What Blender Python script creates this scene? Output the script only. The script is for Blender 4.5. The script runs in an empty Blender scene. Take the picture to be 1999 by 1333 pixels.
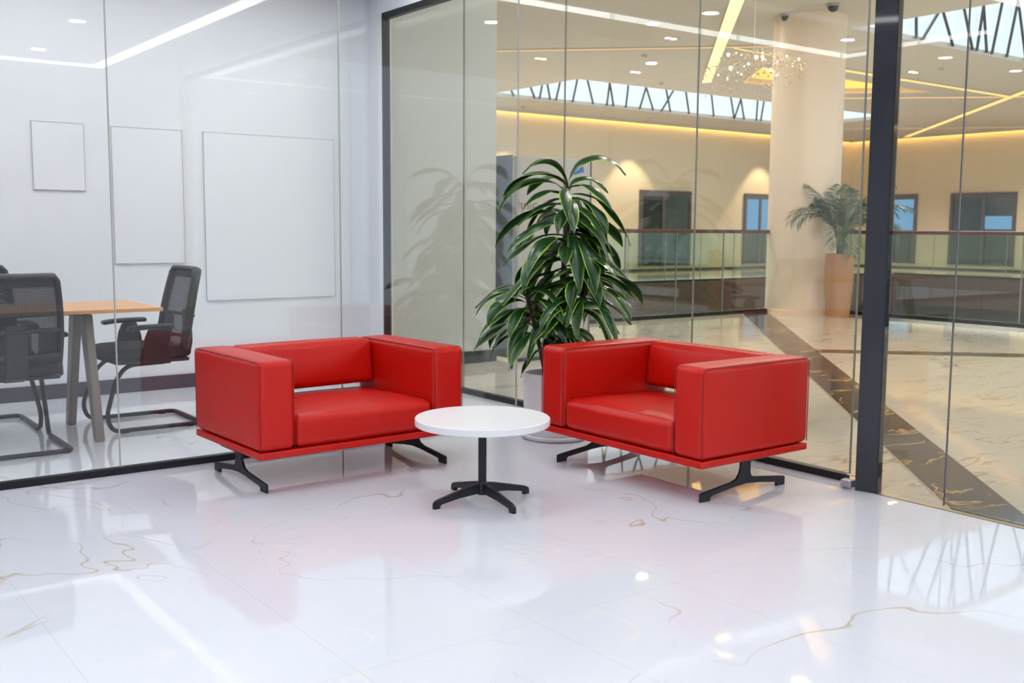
import bpy, bmesh, math, random
from math import sin, cos, pi, radians as R, sqrt
from mathutils import Vector, Matrix
from mathutils.geometry import tessellate_polygon

sc = bpy.context.scene
COL = sc.collection
random.seed(7)

# ------------------------------------------------------------------ camera
# world axes: X runs along the white meeting-room wall, Y runs along the mall glass, Z up
cam_d = bpy.data.cameras.new('camera')
cam = bpy.data.objects.new('camera', cam_d)
COL.objects.link(cam)
FW = Vector((0.5964, 0.7953, -0.10848)).normalized()
RT = Vector((0.8000, -0.5999, 0.00653)).normalized()
RT = (RT - FW * RT.dot(FW)).normalized()
UP = RT.cross(FW).normalized()
M = Matrix((RT, UP, -FW)).transposed().to_4x4()
M.translation = (0, 0, 1.15)
cam.matrix_world = M
cam_d.sensor_width = 36
cam_d.lens = 36 * 2026.46 / 1999
cam_d.clip_end = 200
cam_d.dof.use_dof = True
cam_d.dof.focus_distance = 4.5
cam_d.dof.aperture_fstop = 4.5
sc.camera = cam

# ------------------------------------------------------------------ world, exposure
W = bpy.data.worlds.new('sky'); sc.world = W; W.use_nodes = True
bg = W.node_tree.nodes['Background']
bg.inputs[0].default_value = (0.78, 0.90, 0.97, 1)
bg.inputs[1].default_value = 0.74
sc.view_settings.view_transform = 'Standard'
sc.view_settings.look = 'None'
sc.view_settings.exposure = 0.88
sc.view_settings.gamma = 1.0
sc.view_settings.use_curve_mapping = False
sc.cycles.max_bounces = 12
sc.cycles.diffuse_bounces = 5
sc.cycles.glossy_bounces = 5
sc.cycles.transparent_max_bounces = 40
sc.cycles.caustics_reflective = False
sc.cycles.caustics_refractive = False
sc.cycles.sample_clamp_indirect = 4.0

# daylight falling steeply through the skylights
sun_d = bpy.data.lights.new('skylight_sun', 'SUN'); sun = bpy.data.objects.new('skylight_sun', sun_d); COL.objects.link(sun)
sun_d.energy = 6.0; sun_d.color = (.90, .97, 1.0); sun_d.angle = R(14)
sun.location = (20, 8, 12)
sun.rotation_euler = Vector((-.42, -.38, -1)).to_track_quat('-Z', 'Y').to_euler()

LOBBY_DISC = 122.0      # radiance of the lobby downlights
MEET_DISC = 165.0
MALL_DISC = 390.0
COVE = 4.0

# ------------------------------------------------------------------ materials
def lin(c):
    return tuple((x / 12.92 if x <= 0.04045 else ((x + 0.055) / 1.055) ** 2.4) for x in c)

def rgb(r, g, b):
    return lin((r / 255, g / 255, b / 255)) + (1,)

def newmat(name):
    m = bpy.data.materials.new(name); m.use_nodes = True
    nt = m.node_tree
    return m, nt, nt.nodes['Principled BSDF']

def mat(name, col, rough=0.5, metal=0.0, spec=0.5, bump=0.0, bscale=40, vary=0.0, coat=0.0):
    m, nt, b = newmat(name)
    b.inputs['Base Color'].default_value = col
    b.inputs['Roughness'].default_value = rough
    b.inputs['Metallic'].default_value = metal
    b.inputs['Specular IOR Level'].default_value = spec
    if coat: b.inputs['Coat Weight'].default_value = coat
    tc = nt.nodes.new('ShaderNodeTexCoord')
    nz = nt.nodes.new('ShaderNodeTexNoise'); nz.inputs['Scale'].default_value = bscale
    nz.inputs['Detail'].default_value = 3
    nt.links.new(tc.outputs['Object'], nz.inputs['Vector'])
    if vary:
        mx = nt.nodes.new('ShaderNodeMix'); mx.data_type = 'RGBA'
        mx.inputs[6].default_value = col
        mx.inputs[7].default_value = tuple(c * (1 - vary) for c in col[:3]) + (1,)
        nt.links.new(nz.outputs['Fac'], mx.inputs[0])
        nt.links.new(mx.outputs[2], b.inputs['Base Color'])
    if bump:
        bp = nt.nodes.new('ShaderNodeBump'); bp.inputs['Strength'].default_value = bump
        bp.inputs['Distance'].default_value = 0.002
        nt.links.new(nz.outputs['Fac'], bp.inputs['Height'])
        nt.links.new(bp.outputs['Normal'], b.inputs['Normal'])
    return m

def emit(name, col, strength):
    m = bpy.data.materials.new(name); m.use_nodes = True
    nt = m.node_tree; nt.nodes.clear()
    e = nt.nodes.new('ShaderNodeEmission'); o = nt.nodes.new('ShaderNodeOutputMaterial')
    e.inputs[0].default_value = col; e.inputs[1].default_value = strength
    nt.links.new(e.outputs[0], o.inputs[0])
    return m

def glass(name, tint, strength=1.0):
    """thin architectural pane: clear transmission with Fresnel mirror reflection on each face"""
    m = bpy.data.materials.new(name); m.use_nodes = True
    nt = m.node_tree; nt.nodes.clear()
    o = nt.nodes.new('ShaderNodeOutputMaterial')
    tr = nt.nodes.new('ShaderNodeBsdfTransparent'); tr.inputs[0].default_value = tint
    gl = nt.nodes.new('ShaderNodeBsdfGlossy'); gl.inputs['Roughness'].default_value = 0.0
    gl.inputs[0].default_value = (1, 1, 1, 1)
    g = nt.nodes.new('ShaderNodeNewGeometry')
    dt = nt.nodes.new('ShaderNodeVectorMath'); dt.operation = 'DOT_PRODUCT'
    nt.links.new(g.outputs['Normal'], dt.inputs[0]); nt.links.new(g.outputs['Incoming'], dt.inputs[1])
    def mth(op, a, b=None):
        n = nt.nodes.new('ShaderNodeMath'); n.operation = op
        for i, v in enumerate((a, b)):
            if v is None: continue
            if hasattr(v, 'links') or hasattr(v, 'is_output'): nt.links.new(v, n.inputs[i])
            else: n.inputs[i].default_value = v
        return n.outputs[0]
    ab = mth('ABSOLUTE', dt.outputs['Value'])
    om = mth('SUBTRACT', 1.0, ab)
    p5 = mth('POWER', om, 5.0)
    f = mth('ADD', mth('MULTIPLY', p5, 0.96), 0.042)
    f = mth('MULTIPLY', f, strength)
    mx = nt.nodes.new('ShaderNodeMixShader')
    nt.links.new(f, mx.inputs[0]); nt.links.new(tr.outputs[0], mx.inputs[1]); nt.links.new(gl.outputs[0], mx.inputs[2])
    nt.links.new(mx.outputs[0], o.inputs[0])
    return m

def marble(name, base, vein, tile=None, tile_off=(0, 0), joint=None, rough=0.05, scale=0.9, width=0.02,
           mask=(0.5, 0.62), rot=0.0, vein2=None, stretch=1.0, wave=0.0, spec=0.5, detail=5.0):
    m, nt, b = newmat(name)
    N = nt.nodes.new; L = nt.links.new
    tc = N('ShaderNodeTexCoord')
    mp = N('ShaderNodeMapping'); L(tc.outputs['Object'], mp.inputs[0])
    mp.inputs['Rotation'].default_value = (0, 0, rot); mp.inputs['Scale'].default_value = (1, stretch, 1)
    def veins(sc_, wd, seed):
        off = N('ShaderNodeVectorMath'); off.operation = 'ADD'; off.inputs[1].default_value = (seed, seed * 1.7, seed * .3)
        L(mp.outputs[0], off.inputs[0])
        n = N('ShaderNodeTexNoise'); n.inputs['Scale'].default_value = sc_; n.inputs['Detail'].default_value = detail
        n.inputs['Roughness'].default_value = 0.55; n.inputs['Distortion'].default_value = 0.6
        L(off.outputs[0], n.inputs['Vector'])
        s = N('ShaderNodeMath'); s.operation = 'SUBTRACT'; s.inputs[1].default_value = 0.5; L(n.outputs['Fac'], s.inputs[0])
        a = N('ShaderNodeMath'); a.operation = 'ABSOLUTE'; L(s.outputs[0], a.inputs[0])
        r = N('ShaderNodeMapRange'); r.inputs['From Min'].default_value = 0; r.inputs['From Max'].default_value = wd
        r.inputs['To Min'].default_value = 1; r.inputs['To Max'].default_value = 0; L(a.outputs[0], r.inputs[0])
        k = N('ShaderNodeTexNoise'); k.inputs['Scale'].default_value = sc_ * 1.3; k.inputs['Detail'].default_value = 2
        off2 = N('ShaderNodeVectorMath'); off2.operation = 'ADD'; off2.inputs[1].default_value = (5 + seed, 3, 1)
        L(mp.outputs[0], off2.inputs[0]); L(off2.outputs[0], k.inputs['Vector'])
        kr = N('ShaderNodeMapRange'); kr.inputs['From Min'].default_value = mask[0]; kr.inputs['From Max'].default_value = mask[1]
        L(k.outputs['Fac'], kr.inputs[0])
        mu = N('ShaderNodeMath'); mu.operation = 'MULTIPLY'; L(r.outputs[0], mu.inputs[0]); L(kr.outputs[0], mu.inputs[1])
        return mu.outputs[0]
    mx = N('ShaderNodeMix'); mx.data_type = 'RGBA'
    mx.inputs[6].default_value = base; mx.inputs[7].default_value = vein
    L(veins(scale, width, 0.0), mx.inputs[0])
    out = mx.outputs[2]
    if vein2:
        m2 = N('ShaderNodeMix'); m2.data_type = 'RGBA'; L(out, m2.inputs[6]); m2.inputs[7].default_value = vein2
        L(veins(scale * 1.6, width * 2.5, 9.3), m2.inputs[0]); out = m2.outputs[2]
    if tile:
        sep = N('ShaderNodeSeparateXYZ'); L(tc.outputs['Object'], sep.inputs[0])
        res = None
        for ax in (0, 1):
            a = N('ShaderNodeMath'); a.operation = 'ADD'; a.inputs[1].default_value = tile_off[ax]; L(sep.outputs[ax], a.inputs[0])
            d = N('ShaderNodeMath'); d.operation = 'DIVIDE'; d.inputs[1].default_value = tile[ax]; L(a.outputs[0], d.inputs[0])
            f = N('ShaderNodeMath'); f.operation = 'FRACT'; L(d.outputs[0], f.inputs[0])
            g = N('ShaderNodeMath'); g.operation = 'LESS_THAN'; g.inputs[1].default_value = 0.003 / tile[ax]; L(f.outputs[0], g.inputs[0])
            if res is None: res = g.outputs[0]
            else:
                h = N('ShaderNodeMath'); h.operation = 'MAXIMUM'; L(res, h.inputs[0]); L(g.outputs[0], h.inputs[1]); res = h.outputs[0]
        m3 = N('ShaderNodeMix'); m3.data_type = 'RGBA'; L(out, m3.inputs[6]); m3.inputs[7].default_value = joint
        L(res, m3.inputs[0]); out = m3.outputs[2]
    L(out, b.inputs['Base Color'])
    b.inputs['Roughness'].default_value = rough
    b.inputs['Specular IOR Level'].default_value = spec
    if wave:
        wn = N('ShaderNodeTexNoise'); wn.inputs['Scale'].default_value = 9; wn.inputs['Detail'].default_value = 1
        L(tc.outputs['Object'], wn.inputs['Vector'])
        bp = N('ShaderNodeBump'); bp.inputs['Strength'].default_value = wave; bp.inputs['Distance'].default_value = 0.01
        L(wn.outputs['Fac'], bp.inputs['Height']); L(bp.outputs['Normal'], b.inputs['Normal'])
    return m

def leather(name, col, dark=False):
    m, nt, b = newmat(name)
    b.inputs['Roughness'].default_value = 0.40
    b.inputs['Specular IOR Level'].default_value = 0.36
    tc = nt.nodes.new('ShaderNodeTexCoord')
    v = nt.nodes.new('ShaderNodeTexVoronoi'); v.inputs['Scale'].default_value = 260
    n = nt.nodes.new('ShaderNodeTexNoise'); n.inputs['Scale'].default_value = 7; n.inputs['Detail'].default_value = 4
    nt.links.new(tc.outputs['Object'], v.inputs['Vector']); nt.links.new(tc.outputs['Object'], n.inputs['Vector'])
    b.inputs['Base Color'].default_value = col
    bp = nt.nodes.new('ShaderNodeBump'); bp.inputs['Strength'].default_value = 0.12; bp.inputs['Distance'].default_value = 0.001
    bp2 = nt.nodes.new('ShaderNodeBump'); bp2.inputs['Strength'].default_value = 0.12; bp2.inputs['Distance'].default_value = 0.012
    nt.links.new(v.outputs['Distance'], bp.inputs['Height'])
    nt.links.new(n.outputs['Fac'], bp2.inputs['Height'])
    nt.links.new(bp2.outputs['Normal'], bp.inputs['Normal'])
    nt.links.new(bp.outputs['Normal'], b.inputs['Normal'])
    return m

def wood(name, a, c):
    m, nt, b = newmat(name)
    tc = nt.nodes.new('ShaderNodeTexCoord'); mp = nt.nodes.new('ShaderNodeMapping')
    mp.inputs['Scale'].default_value = (1.2, 22, 6)
    nt.links.new(tc.outputs['Object'], mp.inputs[0])
    n = nt.nodes.new('ShaderNodeTexNoise'); n.inputs['Scale'].default_value = 2.0; n.inputs['Detail'].default_value = 6
    n.inputs['Distortion'].default_value = 0.5
    nt.links.new(mp.outputs[0], n.inputs['Vector'])
    r = nt.nodes.new('ShaderNodeValToRGB'); r.color_ramp.elements[0].color = a; r.color_ramp.elements[1].color = c
    r.color_ramp.elements[0].position = .3; r.color_ramp.elements[1].position = .7
    nt.links.new(n.outputs['Fac'], r.inputs[0]); nt.links.new(r.outputs[0], b.inputs['Base Color'])
    b.inputs['Roughness'].default_value = .35
    return m

def leafmat(name, mid, dark, edge, edge_w=0.2):
    m, nt, b = newmat(name)
    N = nt.nodes.new; L = nt.links.new
    uv = N('ShaderNodeUVMap'); sp = N('ShaderNodeSeparateXYZ'); L(uv.outputs[0], sp.inputs[0])
    s = N('ShaderNodeMath'); s.operation = 'SUBTRACT'; s.inputs[1].default_value = .5; L(sp.outputs[0], s.inputs[0])
    a = N('ShaderNodeMath'); a.operation = 'ABSOLUTE'; L(s.outputs[0], a.inputs[0])
    # fine streaks along the blade
    cmb = N('ShaderNodeCombineXYZ'); L(sp.outputs[0], cmb.inputs[0])
    m1 = N('ShaderNodeMath'); m1.operation = 'MULTIPLY'; m1.inputs[1].default_value = .08; L(sp.outputs[1], m1.inputs[0]); L(m1.outputs[0], cmb.inputs[1])
    n = N('ShaderNodeTexNoise'); n.inputs['Scale'].default_value = 16; n.inputs['Detail'].default_value = 2; L(cmb.outputs[0], n.inputs['Vector'])
    jit = N('ShaderNodeMath'); jit.operation = 'MULTIPLY_ADD'; jit.inputs[1].default_value = .14; L(n.outputs['Fac'], jit.inputs[0]); L(a.outputs[0], jit.inputs[2])
    r = N('ShaderNodeMapRange'); r.inputs['From Min'].default_value = .56 - edge_w; r.inputs['From Max'].default_value = .60 - edge_w * .55
    L(jit.outputs[0], r.inputs[0])
    c1 = N('ShaderNodeMix'); c1.data_type = 'RGBA'; c1.inputs[6].default_value = dark; c1.inputs[7].default_value = mid; L(n.outputs['Fac'], c1.inputs[0])
    c2 = N('ShaderNodeMix'); c2.data_type = 'RGBA'; L(c1.outputs[2], c2.inputs[6]); c2.inputs[7].default_value = edge; L(r.outputs[0], c2.inputs[0])
    L(c2.outputs[2], b.inputs['Base Color'])
    b.inputs['Roughness'].default_value = .28
    b.inputs['Specular IOR Level'].default_value = .55
    bp = N('ShaderNodeBump'); bp.inputs['Strength'].default_value = .25; bp.inputs['Distance'].default_value = .002
    L(n.outputs['Fac'], bp.inputs['Height']); L(bp.outputs['Normal'], b.inputs['Normal'])
    return m

def meshfabric(name, col, cell=170, open_=0.55):
    m = bpy.data.materials.new(name); m.use_nodes = True
    nt = m.node_tree; b = nt.nodes['Principled BSDF']; o = nt.nodes['Material Output']
    N = nt.nodes.new; L = nt.links.new
    b.inputs['Base Color'].default_value = col; b.inputs['Roughness'].default_value = .7
    uv = N('ShaderNodeUVMap'); sp = N('ShaderNodeSeparateXYZ'); L(uv.outputs[0], sp.inputs[0])
    res = None
    for ax in (0, 1):
        k = N('ShaderNodeMath'); k.operation = 'MULTIPLY'; k.inputs[1].default_value = cell; L(sp.outputs[ax], k.inputs[0])
        f = N('ShaderNodeMath'); f.operation = 'FRACT'; L(k.outputs[0], f.inputs[0])
        g = N('ShaderNodeMath'); g.operation = 'LESS_THAN'; g.inputs[1].default_value = open_; L(f.outputs[0], g.inputs[0])
        if res is None: res = g.outputs[0]
        else:
            h = N('ShaderNodeMath'); h.operation = 'MULTIPLY'; L(res, h.inputs[0]); L(g.outputs[0], h.inputs[1]); res = h.outputs[0]
    t = N('ShaderNodeBsdfTransparent'); mx = N('ShaderNodeMixShader')
    L(res, mx.inputs[0]); L(b.outputs[0], mx.inputs[1]); L(t.outputs[0], mx.inputs[2]); L(mx.outputs[0], o.inputs[0])
    return m

MT = {}
MT['white_wall'] = mat('white wall paint', (0.80, 0.815, 0.86, 1), .45, vary=.02, bscale=3)
MT['ceiling'] = mat('white ceiling paint', (0.80, 0.80, 0.83, 1), .7)
MT['lobby_floor'] = marble('polished white marble tile', (0.73, 0.755, 0.825, 1), rgb(196, 184, 160), tile=(0.585, 1.17),
                           tile_off=(-0.655, -2.31), joint=(.64, .66, .72, 1), rough=.014, scale=1.15, width=.0055, mask=(.50, .62),
                           vein2=(.80, .79, .80, 1), wave=.012, spec=.6, detail=3.0)
MT['mall_floor'] = marble('warm marble slab', rgb(202, 192, 176), rgb(146, 134, 116), tile=(1.2, 1.2), tile_off=(0.1, .35),
                          joint=rgb(160, 148, 126), rough=.06, scale=1.1, width=.018, mask=(.46, .64), rot=.75, stretch=3.2,
                          vein2=rgb(192, 180, 160), spec=.5)
MT['black_marble'] = marble('black gold marble', rgb(60, 58, 58), rgb(196, 156, 100), rough=.10, scale=1.7, width=.030, mask=(.48, .56), rot=-.5, stretch=2.4, spec=.28)
MT['brass'] = mat('brass trim', rgb(176, 160, 130), .35, .8)
MT['charcoal'] = mat('charcoal skirting', rgb(66, 64, 74), .35)
MT['black_stone'] = mat('black stone plinth', rgb(44, 42, 42), .25)
MT['frame'] = mat('black aluminium frame', rgb(22, 23, 30), .38, .3)
MT['post'] = mat('dark grey lacquered steel', rgb(33, 36, 43), .04, 0, .6)
MT['seam'] = mat('glass joint silicone', rgb(176, 178, 172), .4)
MT['seam_dark'] = mat('glass edge', rgb(128, 130, 122), .3)
MT['glass'] = glass('partition glass', (.972, .982, .976, 1))
MT['glass_green'] = glass('balustrade glass', (.90, .955, .935, 1))
MT['beige_wall'] = mat('beige mall wall', rgb(222, 208, 178), .6, vary=.03, bscale=.6)
MT['grey_wall'] = mat('pale stone cladding', rgb(182, 182, 174), .5, vary=.03, bscale=1.2)
MT['mall_ceiling'] = mat('taupe mall ceiling', rgb(204, 196, 182), .7)
MT['fascia'] = mat('dark brown fascia', rgb(74, 55, 49), .3)
MT['lower'] = mat('lower storey wall', rgb(72, 66, 62), .5, vary=.3, bscale=.5)
MT['pale_floor'] = mat('pale stone floor', rgb(214, 206, 192), .3)
MT['ochre'] = mat('ochre sign panel', rgb(190, 150, 60), .5)
MT['rail'] = mat('dark wood handrail', rgb(86, 54, 46), .35)
MT['strut'] = mat('dark steel strut', rgb(70, 70, 72), .4, .5)
MT['col'] = mat('plastered column', rgb(238, 218, 194), .4, vary=.03, bscale=.8)
MT['red'] = leather('red leather', rgb(188, 15, 3))
MT['red_dark'] = mat('red piping', rgb(140, 14, 10), .45)
MT['black_metal'] = mat('black powder-coated metal', rgb(26, 25, 34), .42, .2, bump=.1, bscale=500)
MT['white_top'] = mat('white laminate', (.88, .88, .90, 1), .3)
MT['white_pot'] = mat('white ceramic', (.82, .82, .85, 1), .32)
MT['pot_in'] = mat('pot inside', rgb(176, 172, 160), .6)
MT['soil'] = mat('dark soil', rgb(48, 34, 26), .95, bump=1, bscale=120, vary=.5)
MT['stem'] = mat('brown cane', rgb(58, 44, 32), .8, bump=.6, bscale=60, vary=.4)
MT['leaf'] = leafmat('variegated leaf', rgb(36, 80, 34), rgb(12, 42, 18), rgb(150, 200, 56), .095)
MT['palm'] = leafmat('palm leaf', rgb(84, 104, 74), rgb(44, 64, 48), rgb(90, 110, 80), .0)
MT['planter'] = mat('ribbed clay planter', rgb(178, 134, 96), .6, bump=.3, bscale=30)
MT['oak'] = wood('light oak', rgb(226, 170, 108), rgb(200, 142, 84))
MT['taupe'] = mat('taupe metal leg', rgb(128, 118, 110), .35, .2)
MT['chair'] = mat('black plastic', rgb(30, 28, 34), .42)
MT['chair_fab'] = mat('black seat fabric', rgb(34, 32, 38), .85, bump=.3, bscale=300)
MT['chair_mesh'] = meshfabric('open black mesh', rgb(24, 22, 27), 150, .37)
MT['chrome'] = mat('brushed steel', rgb(196, 196, 204), .25, .9)
MT['steel_box'] = mat('satin steel', rgb(188, 186, 192), .3, .7)
MT['kiosk'] = mat('grey display board', rgb(168, 164, 158), .5)
MT['kiosk_side'] = mat('slate blue side panel', rgb(92, 102, 118), .25)
MT['letter'] = mat('bronze lettering', rgb(128, 108, 88), .5)
MT['blue'] = mat('blue sticker', rgb(34, 84, 168), .5)
MT['door_frame'] = mat('grey door frame', rgb(86, 82, 84), .5)
MT['pane_dark'] = mat('dark shop glass', rgb(24, 38, 48), .05)
MT['pane_slate'] = mat('slate shop glass', rgb(66, 82, 92), .05)
MT['pane_blue'] = emit('blue lit shop interior', rgb(118, 166, 200), .55)
MT['panel_line'] = mat('panel shadow gap', rgb(186, 184, 182), .6)
MT['dome'] = mat('black camera dome', rgb(30, 28, 28), .15)
MT['disc'] = emit('cool white lamp', (.95, .965, 1.0, 1), LOBBY_DISC)
MT['disc_meet'] = emit('cool white lamp meeting', (.97, .98, 1.0, 1), MEET_DISC)
MT['disc_mall'] = emit('neutral lamp', (1.0, .95, .88, 1), MALL_DISC)
MT['spotlet'] = emit('warm spotlet', (1.0, .78, .5, 1), 14)
MT['cove'] = emit('cove light', (.95, .98, 1.0, 1), COVE)
MT['led'] = emit('amber led', (1.0, .56, .18, 1), 1.0)
MT['led_bar'] = emit('bright amber led', (1.0, .66, .22, 1), 1.6)
MT['led_tray'] = emit('amber tray light', (1.0, .55, .12, 1), 1.0)
MT['led_wall'] = emit('amber cove led', (1.0, .58, .12, 1), 6.0)
MT['crystal'] = mat('amber crystal', rgb(206, 186, 152), .06, .0, 1.0)
MT['bulb'] = emit('sparkling bulb', (1.0, .80, .5, 1), 7)
MT['trim_white'] = mat('white lamp trim', (.85, .85, .86, 1), .4)

# ------------------------------------------------------------------ mesh helpers
def link(name, bm, m, parent=None, smooth=False, mats=None):
    me = bpy.data.meshes.new(name)
    bm.normal_update()
    bm.to_mesh(me); bm.free()
    o = bpy.data.objects.new(name, me); COL.objects.link(o)
    for x in (mats or [m]): me.materials.append(x)
    if smooth:
        for p in me.polygons: p.use_smooth = True
        if smooth != 'full':
            try: me.set_sharp_from_angle(angle=R(38))
            except Exception: pass
    if parent: o.parent = parent
    return o

def tag(o, label=None, cat=None, group=None, kind=None):
    if label: o['label'] = label
    if cat: o['category'] = cat
    if group: o['group'] = group
    if kind: o['kind'] = kind
    return o

def thing(name, label, cat, loc=(0, 0, 0), rz=0, group=None, kind=None):
    o = bpy.data.objects.new(name, None); COL.objects.link(o)
    o.location = loc; o.rotation_euler = (0, 0, rz); o.empty_display_size = .1
    return tag(o, label, cat, group, kind)

def struct(name, bm, m, label=None, cat=None, parent=None, smooth=False):
    o = link(name, bm, m, parent, smooth)
    o['kind'] = 'structure'
    return tag(o, label, cat)

def dup(o, parent=None):
    c = o.copy(); COL.objects.link(c); c.parent = parent
    for ch in list(o.children): dup(ch, c)
    return c

def box(bm, x0, x1, y0, y1, z0, z1, bev=0, seg=2, mtx=None):
    r = bmesh.ops.create_cube(bm, size=1)
    vs = r['verts']
    for v in vs:
        v.co = Vector(((x0 + x1) / 2 + v.co.x * (x1 - x0), (y0 + y1) / 2 + v.co.y * (y1 - y0), (z0 + z1) / 2 + v.co.z * (z1 - z0)))
    if bev:
        es = list({e for v in vs for e in v.link_edges})
        rr = bmesh.ops.bevel(bm, geom=es, offset=bev, segments=seg, affect='EDGES', profile=.5)
        vs = [v for v in rr['verts']]
    if mtx is not None:
        allv = set(vs)
        for v in list(vs):
            for f in v.link_faces: allv.update(f.verts)
        bmesh.ops.transform(bm, matrix=mtx, verts=list(allv))
    return bm

def B(*a, **k):
    return box(bmesh.new(), *a, **k)

def prism(bm, pts, axis, a, b):
    """polygon pts (2D) extruded along axis from a to b"""
    def mk(p, t):
        if axis == 0: return (t, p[0], p[1])
        if axis == 1: return (p[0], t, p[1])
        return (p[0], p[1], t)
    lo = [bm.verts.new(mk(p, a)) for p in pts]; hi = [bm.verts.new(mk(p, b)) for p in pts]
    n = len(pts)
    fs = [bm.faces.new(lo), bm.faces.new(hi)]
    for i in range(n): fs.append(bm.faces.new((lo[i], lo[(i + 1) % n], hi[(i + 1) % n], hi[i])))
    bmesh.ops.recalc_face_normals(bm, faces=fs)
    return bm

def tube(bm, pts, r, n=10, closed=False, flat=1.0):
    pts = [Vector(p) for p in pts]; N = len(pts)
    rs = r if isinstance(r, (list, tuple)) else [r] * N
    rings = []; prev = None
    for i, p in enumerate(pts):
        if closed: t = (pts[(i + 1) % N] - pts[i - 1]).normalized()
        elif i == 0: t = (pts[1] - p).normalized()
        elif i == N - 1: t = (p - pts[-2]).normalized()
        else: t = ((pts[i + 1] - p).normalized() + (p - pts[i - 1]).normalized()).normalized()
        if prev is None:
            u = t.cross(Vector((0, 0, 1)))
            if u.length < .05: u = t.cross(Vector((0, 1, 0)))
            u.normalize()
        else:
            u = (prev - t * prev.dot(t)).normalized()
        prev = u; w = t.cross(u)
        rings.append([bm.verts.new(p + u * cos(2 * pi * k / n) * rs[i] + w * sin(2 * pi * k / n) * rs[i] * flat) for k in range(n)])
    M_ = N if closed else N - 1
    fs = []
    for i in range(M_):
        a, c = rings[i], rings[(i + 1) % N]
        for k in range(n): fs.append(bm.faces.new((a[k], a[(k + 1) % n], c[(k + 1) % n], c[k])))
    if not closed:
        fs.append(bm.faces.new(rings[0])); fs.append(bm.faces.new(rings[-1]))
    bmesh.ops.recalc_face_normals(bm, faces=fs)
    return bm

def lathe(bm, prof, n=48, c=(0, 0)):
    rings = []
    for r, z in prof:
        if r < 1e-6: rings.append([bm.verts.new((c[0], c[1], z))])
        else: rings.append([bm.verts.new((c[0] + r * cos(2 * pi * k / n), c[1] + r * sin(2 * pi * k / n), z)) for k in range(n)])
    fs = []
    for a, b in zip(rings, rings[1:]):
        for k in range(n):
            k2 = (k + 1) % n
            if len(a) == 1: fs.append(bm.faces.new((a[0], b[k], b[k2])))
            elif len(b) == 1: fs.append(bm.faces.new((a[k], a[k2], b[0])))
            else: fs.append(bm.faces.new((a[k], a[k2], b[k2], b[k])))
    bmesh.ops.recalc_face_normals(bm, faces=fs)
    return bm

def smoothpath(pts, rad, n=6):
    """round the inner corners of a polyline"""
    pts = [Vector(p) for p in pts]; out = [pts[0]]
    for i in range(1, len(pts) - 1):
        p, a, b = pts[i], pts[i - 1], pts[i + 1]
        r = min(rad, (a - p).length * .49, (b - p).length * .49)
        s = p + (a - p).normalized() * r; e = p + (b - p).normalized() * r
        for k in range(n + 1):
            t = k / n; out.append(s * (1 - t) ** 2 + p * 2 * t * (1 - t) + e * t * t)
    out.append(pts[-1]); return out

def axis_samples(h, r, inner=6, corner=4):
    c = [h - r + r * math.tan(pi / 4 * k / corner) for k in range(corner + 1)]
    mid = [-(h - r) + 2 * (h - r) * k / inner for k in range(1, inner)]
    return [-x for x in reversed(c)] + mid + c

def soft_box(bm, c, size, r, bulge=(0, 0, 0), inner=8, shape=None):
    """rounded upholstered block, optional outward bulge per axis; shape(p)->p final deformation"""
    h = [s / 2 for s in size]
    S = [axis_samples(h[i], r, inner) for i in range(3)]
    vd = {}
    def vert(p):
        key = tuple(round(x, 6) for x in p)
        if key in vd: return vd[key]
        q = Vector([max(-(h[i] - r), min(h[i] - r, p[i])) for i in range(3)])
        d = Vector(p) - q
        v = q + (d.normalized() * r if d.length > 1e-9 else d)
        for i in range(3):
            if bulge[i]:
                o = [j for j in range(3) if j != i]
                w = 1.0
                for j in o: w *= max(0, 1 - (p[j] / h[j]) ** 2)
                v[i] += bulge[i] * w * (p[i] / h[i])
        v = v + Vector(c)
        if shape: v = Vector(shape(v))
        bv = bm.verts.new(v); vd[key] = bv
        return bv
    fs = []
    for ax in range(3):
        a, b = [(1, 2), (2, 0), (0, 1)][ax]
        for sgn in (-1, 1):
            for i in range(len(S[a]) - 1):
                for j in range(len(S[b]) - 1):
                    quad = []
                    for (ii, jj) in ((i, j), (i + 1, j), (i + 1, j + 1), (i, j + 1)):
                        p = [0, 0, 0]; p[ax] = sgn * h[ax]; p[a] = S[a][ii]; p[b] = S[b][jj]
                        quad.append(vert(p))
                    if sgn < 0: quad.reverse()
                    if len(set(quad)) >= 3:
                        try: fs.append(bm.faces.new(quad))
                        except ValueError: pass
    bmesh.ops.recalc_face_normals(bm, faces=fs)
    return bm

def poly_holes(bm, outer, holes, z, thick=0):
    loops = [[Vector((x, y, 0)) for x, y in outer]] + [[Vector((x, y, 0)) for x, y in h] for h in holes]
    flat = [p for l in loops for p in l]
    vs = [bm.verts.new((p.x, p.y, z)) for p in flat]
    for t in tessellate_polygon(loops):
        try: bm.faces.new([vs[i] for i in t])
        except ValueError: pass
    return bm

# ------------------------------------------------------------------ the setting: lobby and meeting room
LX0, LX1, LY0, GY, WY = -4.5, 4.06, -5.0, 4.89, 7.30     # lobby west, mall glass, lobby south, meeting glass, white wall
CEIL = 2.90

bm = bmesh.new()
prism(bm, [(LX0, LY0), (3.955, LY0), (3.955, 2.61), (4.02, 2.72), (4.06, 2.80), (4.06, WY), (LX0, WY)], 2, -.12, 0)
struct('floor', bm, MT['lobby_floor'], 'polished white marble tile floor of the lounge and meeting room', 'floor')

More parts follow.
